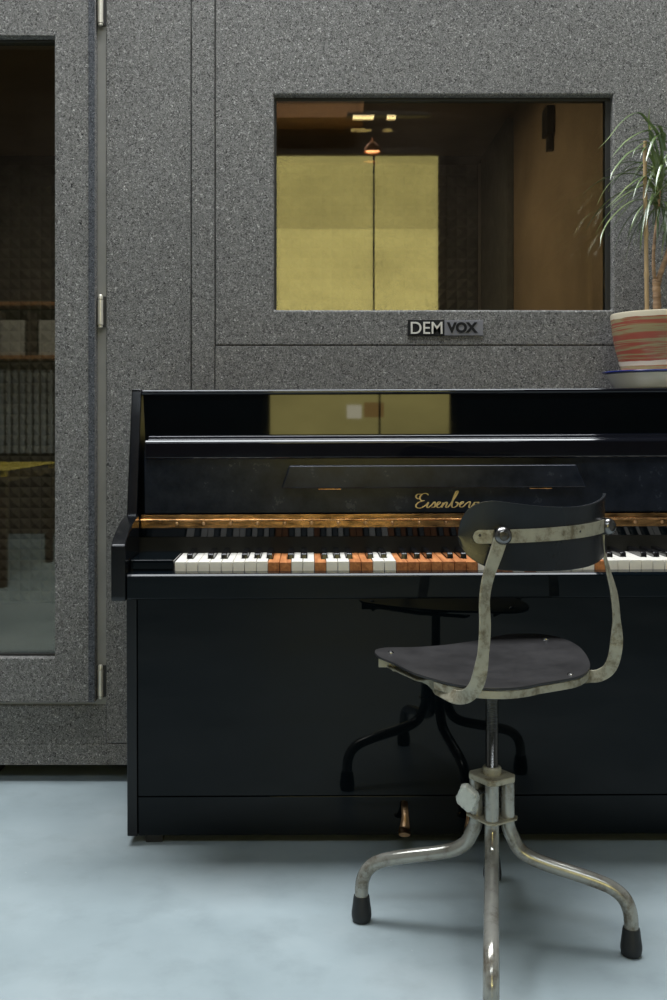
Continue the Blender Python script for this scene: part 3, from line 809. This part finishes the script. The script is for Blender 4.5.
for a in (-33, 33):
    ar = math.radians(a); d = outward(ar)
    if a > 0: d = (d*.55+Vector((.1, -.8, 0))).normalized()
    c = arcp(ar if a < 0 else math.radians(27), R+.006, .777)
    obj('nut', orient(lathe([(0, -.004), (.0158, -.004), (.0163, .004), (.0150, .010), (.0112, .0145), (.008, .0155), (.0075, .0135), (.004, .0135), (0, .0145)], n=28), d, c), M['steel'], backo, label='dark domed steel nut')

# ================================================================== plant, pot, saucer
PD = 2.625; pcx = wx(663, PD); ltz = TOPZ+.0045+.0005
sz0 = TOPZ+.0060
SA = Vector((pcx, PD, sz0))
sau = tag(obj('saucer', lathe([(0, .0), (.112, 0), (.118, .004), (.139, .0385), (.147, .0415), (.1475, .0435), (.143, .0432), (.136, .0415), (.114, .008), (.108, .005), (0, .005)], tuple(SA), 64), M['white_enamel'], org=tuple(SA)),
          'white enamel dish with blue rim under the striped plant pot, on the piano lid', 'dish')
obj('rim', lathe([(.1392, .0382), (.1478, .0412), (.1484, .0432), (.1476, .0448), (.1430, .0440), (.1385, .0425)], tuple(SA), 64), M['blue_rim'], sau, label='blue enamel rim')
pb = SA+Vector((0, 0, .0055))
plant = thing('potted_plant', 'dragon tree with thin arching leaves in a red striped pot on the piano', 'plant', tuple(pb))
def potp():
    return [(0, 0), (.092, 0), (.094, .004), (.094, .010), (.0925, .045), (.1, .060), (.115, .100), (.1245, .140), (.128, .168), (.129, .184), (.1275, .188), (.124, .1875), (.122, .183), (.119, .16), (.112, .14), (0, .14)]
# visible height: from saucer rim to y=308
zrim = wz(309, PD-.12)-pb.z
sc_ = zrim/.188
prof = [(r, z*sc_) for r, z in [(0, 0), (.093, 0), (.096, .005), (.0955, .022), (.0985, .036), (.107, .060), (.1175, .098), (.1245, .138), (.1275, .168), (.1285, .184), (.1272, .188), (.1235, .1875), (.121, .182), (.119, .165), (0, .163)]]
pot = obj('pot', lathe(prof, tuple(pb), 72), M['pot'], plant, label='hand-painted glazed pot, red, sand and olive strokes with a cream rim')
for nd in M['pot'].node_tree.nodes:
    if nd.type == 'MATH' and nd.operation == 'GREATER_THAN': nd.inputs[1].default_value = .1795*sc_
    if nd.type == 'MATH' and nd.operation == 'COMPARE': nd.inputs[1].default_value = .058*sc_+.006
zsoil = pb.z+.163*sc_
obj('soil', lathe([(0, .010), (.06, .008), (.118, .0), (.118, -.003), (0, -.003)], (pb.x, pb.y, zsoil), 40), M['soil'], plant)
def tr_pts(l): return [P(x, y, d) for x, y, d in l]
trunk_p = tr_pts([(657, 318, PD), (657, 300, PD), (656.5, 287, PD), (657, 280, PD)])
cp = catmull(trunk_p, 6)
main = tube(cp, .0095, 14, [1.05+.10*math.sin(i*1.9)+(.15 if i > len(cp)-5 else 0) for i in range(len(cp))])
bL = catmull(tr_pts([(656, 283, PD), (654, 274, PD-.005), (653.5, 255, PD-.01), (655, 235, PD-.01), (658, 215, PD-.005), (659.5, 195, PD), (660, 178, PD)]), 6)
bR = catmull(tr_pts([(657.5, 283, PD), (661, 272, PD), (668, 252, PD), (676, 225, PD), (682, 195, PD), (684, 165, PD), (684, 140, PD)]), 6)
b1 = tube(bL, .0042, 12, [1.15-.5*i/len(bL)+.06*math.sin(i*2.3) for i in range(len(bL))])
b2 = tube(bR, .0058, 12, [1.25-.5*i/len(bR)+.06*math.sin(i*2.3) for i in range(len(bR))])
obj('trunk', merge(main, b1, b2), M['bark'], plant)
sp_ = [P(647, 312, PD-.05), P(646.4, 270, PD-.05), P(646, 225, PD-.05), P(645, 185, PD-.05), P(645, 141, PD-.05)]
spc = catmull(sp_, 10)
obj('bamboo_stake', tube(spc, .0055, 12, [(1.0 if i % 9 else 1.25)*(1-.25*i/len(spc)) for i in range(len(spc))]), M['bamboo'], plant, label='thin bamboo stake')
rl = random.Random(11)
def leaf(bm, pts, w):
    cp = catmull(pts, 7); n = len(cp)
    up = Vector((0, 0, 1)); rows = []
    for i, p in enumerate(cp):
        t = (cp[min(i+1, n-1)]-cp[max(i-1, 0)]).normalized()
        s = t.cross(up)
        if s.length < .15: s = Vector((.6, -.8, 0))
        s.normalize(); nn = s.cross(t).normalized()
        f = i/(n-1); ww = w*min(1, .55+f*2.2)*max(.04, (1-f**2.6))/2
        rows.append([bm.verts.new(p-s*ww+nn*ww*.35), bm.verts.new(p), bm.verts.new(p+s*ww+nn*ww*.35),
                     bm.verts.new(p-nn*.0006)])
    for a, b in zip(rows, rows[1:]):
        bm.faces.new((a[0], b[0], b[1], a[1])); bm.faces.new((a[1], b[1], b[2], a[2]))
        bm.faces.new((a[2], b[2], b[3], a[3])); bm.faces.new((a[3], b[3], b[0], a[0]))
def crown(bm, c, n, lmin, lmax, zspan, w=.0075):
    for i in range(n):
        az = i*2.39996+rl.uniform(-.3, .3); f = i/n
        el = math.radians(62-95*f+rl.uniform(-12, 12)); ln = rl.uniform(lmin, lmax)*(.75+.4*math.sin(PI*f))
        d = Vector((math.cos(az)*math.cos(el), math.sin(az)*math.cos(el), math.sin(el)))
        p0 = c+Vector((0, 0, zspan*(.5-f))); p = p0.copy(); pts = [p0]
        droop = rl.uniform(.26, .46)
        for k in range(6):
            d = (d+Vector((0, 0, -droop))).normalized() if k else d
            p = p+d*ln/6
            if p.y > 2.78: p.y = 2.78-rl.uniform(0, .01); d.y *= -.2
            pts.append(p.copy())
        leaf(bm, pts, w*rl.uniform(.7, 1.1))
bm = bmesh.new()
c1 = P(660, 190, PD)
crown(bm, c1, 44, .13, .22, .09)
crown(bm, P(690, 175, PD), 50, .15, .26, .10)
# the leaves that stand out in the photograph
def pl(*p): leaf(bm, [P(x, y, d) for x, y, d in p], .009)
pl((664, 175, PD), (660, 140, PD-.06), (648, 122, PD-.10), (637, 113, PD-.13), (622, 122, PD-.16), (608, 139, PD-.18), (598, 149, PD-.19))
pl((662, 170, PD), (652, 135, PD-.04), (643, 132, PD-.08), (628, 140, PD-.12), (618, 150, PD-.15), (611, 158, PD-.17))
pl((660, 175, PD), (645, 150, PD-.05), (631, 152, PD-.10), (622, 160, PD-.13), (613, 172, PD-.16), (610, 180, PD-.17))
pl((658, 195, PD), (652, 150, PD-.02), (649, 125, PD-.03), (649.5, 108, PD-.04))
pl((659, 195, PD), (645, 178, PD-.05), (630, 185, PD-.08), (618, 197, PD-.1), (606, 208, PD-.12))
pl((659, 198, PD), (648, 184, PD-.04), (634, 190, PD-.07), (620, 198, PD-.09), (610, 207, PD-.11))
pl((659, 205, PD), (640, 200, PD-.05), (626, 205, PD-.08), (610, 220, PD-.1), (602, 235, PD-.11), (600, 246, PD-.12))
pl((659, 180, PD), (650, 145, PD-.05), (637, 148, PD-.09), (632, 158, PD-.11))
pl((659, 205, PD), (650, 200, PD-.03), (638, 213, PD-.05), (632, 226, PD-.06), (628, 240, PD-.06))
pl((659, 208, PD), (650, 205, PD-.03), (644, 220, PD-.05), (641, 240, PD-.06), (640, 255, PD-.06))
pl((660, 165, PD), (664, 135, PD-.04), (655, 138, PD-.09), (648, 155, PD-.12), (646, 162, PD-.13))
pl((660, 190, PD), (655, 170, PD-.04), (648, 185, PD-.07), (644, 200, PD-.09))
pl((660, 190, PD), (663, 175, PD-.06), (662, 165, PD-.09), (657, 180, PD-.12), (655, 195, PD-.13))
pl((665, 150, PD), (660, 128, PD-.05), (650, 130, PD-.08), (640, 131, PD-.10))
pl((661, 208, PD), (666, 212, PD-.03), (664, 230, PD-.05), (661, 262, PD-.05))
obj('foliage', bm, M['leaf'], plant, smooth=True, sharp=50)

# ================================================================== things across the room (seen mirrored in the glass and lacquer)
pend = thing('pendant_lamp', 'small copper pendant lamp hanging from the ceiling in front of the booth window', 'lamp', (.385, -.45, 2.555))
obj('shade', lathe([(.052, 0), (.056, .003), (.050, .022), (.030, .050), (.014, .060), (.010, .085), (0, .085), (0, .080), (.010, .058), (.028, .046), (.047, .02), (.050, .003)], (.385, -.45, 2.555), 40), M['lampmetal'], pend)
obj('bulb', lathe([(0, .004), (.030, .006), (.046, .010), (.044, .018), (0, .022)], (.385, -.45, 2.555), 32), emis('warm_bulb', (1, .48, .22), 14), pend)
obj('cord', sweep([Vector((.385, -.45, 2.64)), Vector((.385, -.45, RZ))] if False else [Vector((.385, -.45, 2.64)), Vector((.385, -.45, 3.4)), Vector((.385, -.45, RZ))], circ(.003, 8), Vector((1, 0, 0))), M['blackmetal'], pend)
tl = thing('strip_lamp', 'slim strip lamp hanging on two wires over the room', 'lamp', (.36, .45, 2.50))
obj('housing', box(.20, .62, .44, .47, 2.50, 2.52, .002), M['blackmetal'], tl)
for a, b in ((.23, .335), (.40, .445)): obj('tube', box(a, b, .435, .475, 2.492, 2.502, .002), emis('strip_light', (1, .8, .42), 9), tl)
for x in (.25, .58): obj('wire', sweep([Vector((x, .455, 2.52)), Vector((x, .455, 3.2)), Vector((x, .455, 4.22))] if False else [Vector((x, .455, 2.52)), Vector((x, .455, 4.45))], circ(.0015, 6), Vector((1, 0, 0))), M['blackmetal'], tl)
# beam carrying both lamps across the roof light
rad = tag(obj('radiator', merge(*[box(-3.3+i*.06, -3.255+i*.06, RY0+.03, RY0+.13, .70, 1.42, .012) for i in range(24)], box(-3.2, -3.16, RY0+.05, RY0+.11, 0, .72, .004), box(-2.0, -1.96, RY0+.05, RY0+.11, 0, .72, .004)), M['radiator'], org=(-2.6, RY0+.08, 0)), 'grey ribbed radiator on the wall opposite the booth door', 'radiator')
sh = thing('wall_shelf', 'oak wall shelf above the radiator opposite the booth', 'shelf', (-2.6, RY0+.15, 1.5))
obj('board', box(-3.4, -1.8, RY0, RY0+.3, 1.50, 1.53, .003), M['oak'], sh)
obj('board', box(-3.4, -1.8, RY0, RY0+.3, 1.95, 1.98, .003), M['oak'], sh)
for i, (a, b, h) in enumerate(((-3.35, -2.95, .34), (-2.93, -2.6, .38), (-2.58, -2.38, .30), (-2.36, -2.28, .36), (-2.26, -2.10, .30))):
    tag(obj('storage_box', box(a, b, RY0+.03, RY0+.27, 1.5305, 1.53+h, .004), M['pale'] if i != 3 else M['darkwood'], org=((a+b)/2, RY0+.15, 1.5305)),
        ['widest pale box at the left end of the wall shelf', 'tallest pale box on the wall shelf', 'narrow pale box in the middle of the wall shelf', 'dark brown folder on the wall shelf', 'low pale box at the right end of the wall shelf'][i], 'box', 'boxes on the wall shelf')
tb = thing('side_table', 'dark wooden side table across the room from the booth door', 'table', (-2.35, -1.0, 0))
obj('tabletop', box(-3.2, -1.74, -1.65, -.40, .62, .65, .004), M['darkwood'], tb)
for x in (-3.15, -1.81):
    for y in (-1.6, -.5): obj('leg', box(x, x+.05, y, y+.05, 0, .62, .003), M['darkwood'], tb)
def meshtray():
    parts = []
    x0, x1, y0, y1, z = -3.1, -1.76, -1.6, -.45, .69
    for i in range(12): parts.append(box(x0+(x1-x0)*i/11-.02, x0+(x1-x0)*i/11+.02, y0, y1, z-.004, z+.004))
    for i in range(9): parts.append(box(x0, x1, y0+(y1-y0)*i/8-.02, y0+(y1-y0)*i/8+.02, z-.0035, z+.0035))
    for xx in (x0, x1-.03):
        for yy in (y0, y1-.03): parts.append(box(xx, xx+.03, yy, yy+.03, .6505, z))
    return merge(*parts)
tag(obj('lattice_tray', meshtray(), M['yellow'], org=(-2.4, -1.0, .6505)), 'yellow lattice tray on the dark side table', 'tray')

# ================================================================== light, camera
w = bpy.data.worlds.new('world'); SC.world = w; w.use_nodes = True
w.node_tree.nodes['Background'].inputs[0].default_value = (.75, .86, 1, 1); w.node_tree.nodes['Background'].inputs[1].default_value = .25
cam = bpy.data.cameras.new('camera'); co = bpy.data.objects.new('camera', cam); C.objects.link(co)
co.location = (0, 0, H); co.rotation_euler = (PI/2, 0, 0)
cam.sensor_width = 36; cam.lens = F/1000*36; cam.shift_x = (333.5-X0)/1000; cam.shift_y = -(500-Y0)/1000
cam.clip_start = .05; cam.clip_end = 60
SC.camera = co
SC.view_settings.view_transform = 'Standard'; SC.view_settings.look = 'None'; SC.view_settings.gamma = 1
SC.view_settings.use_curve_mapping = False; SC.view_settings.exposure = 0.0
for o in SC.objects:
    if '_w' in o: del o['_w']
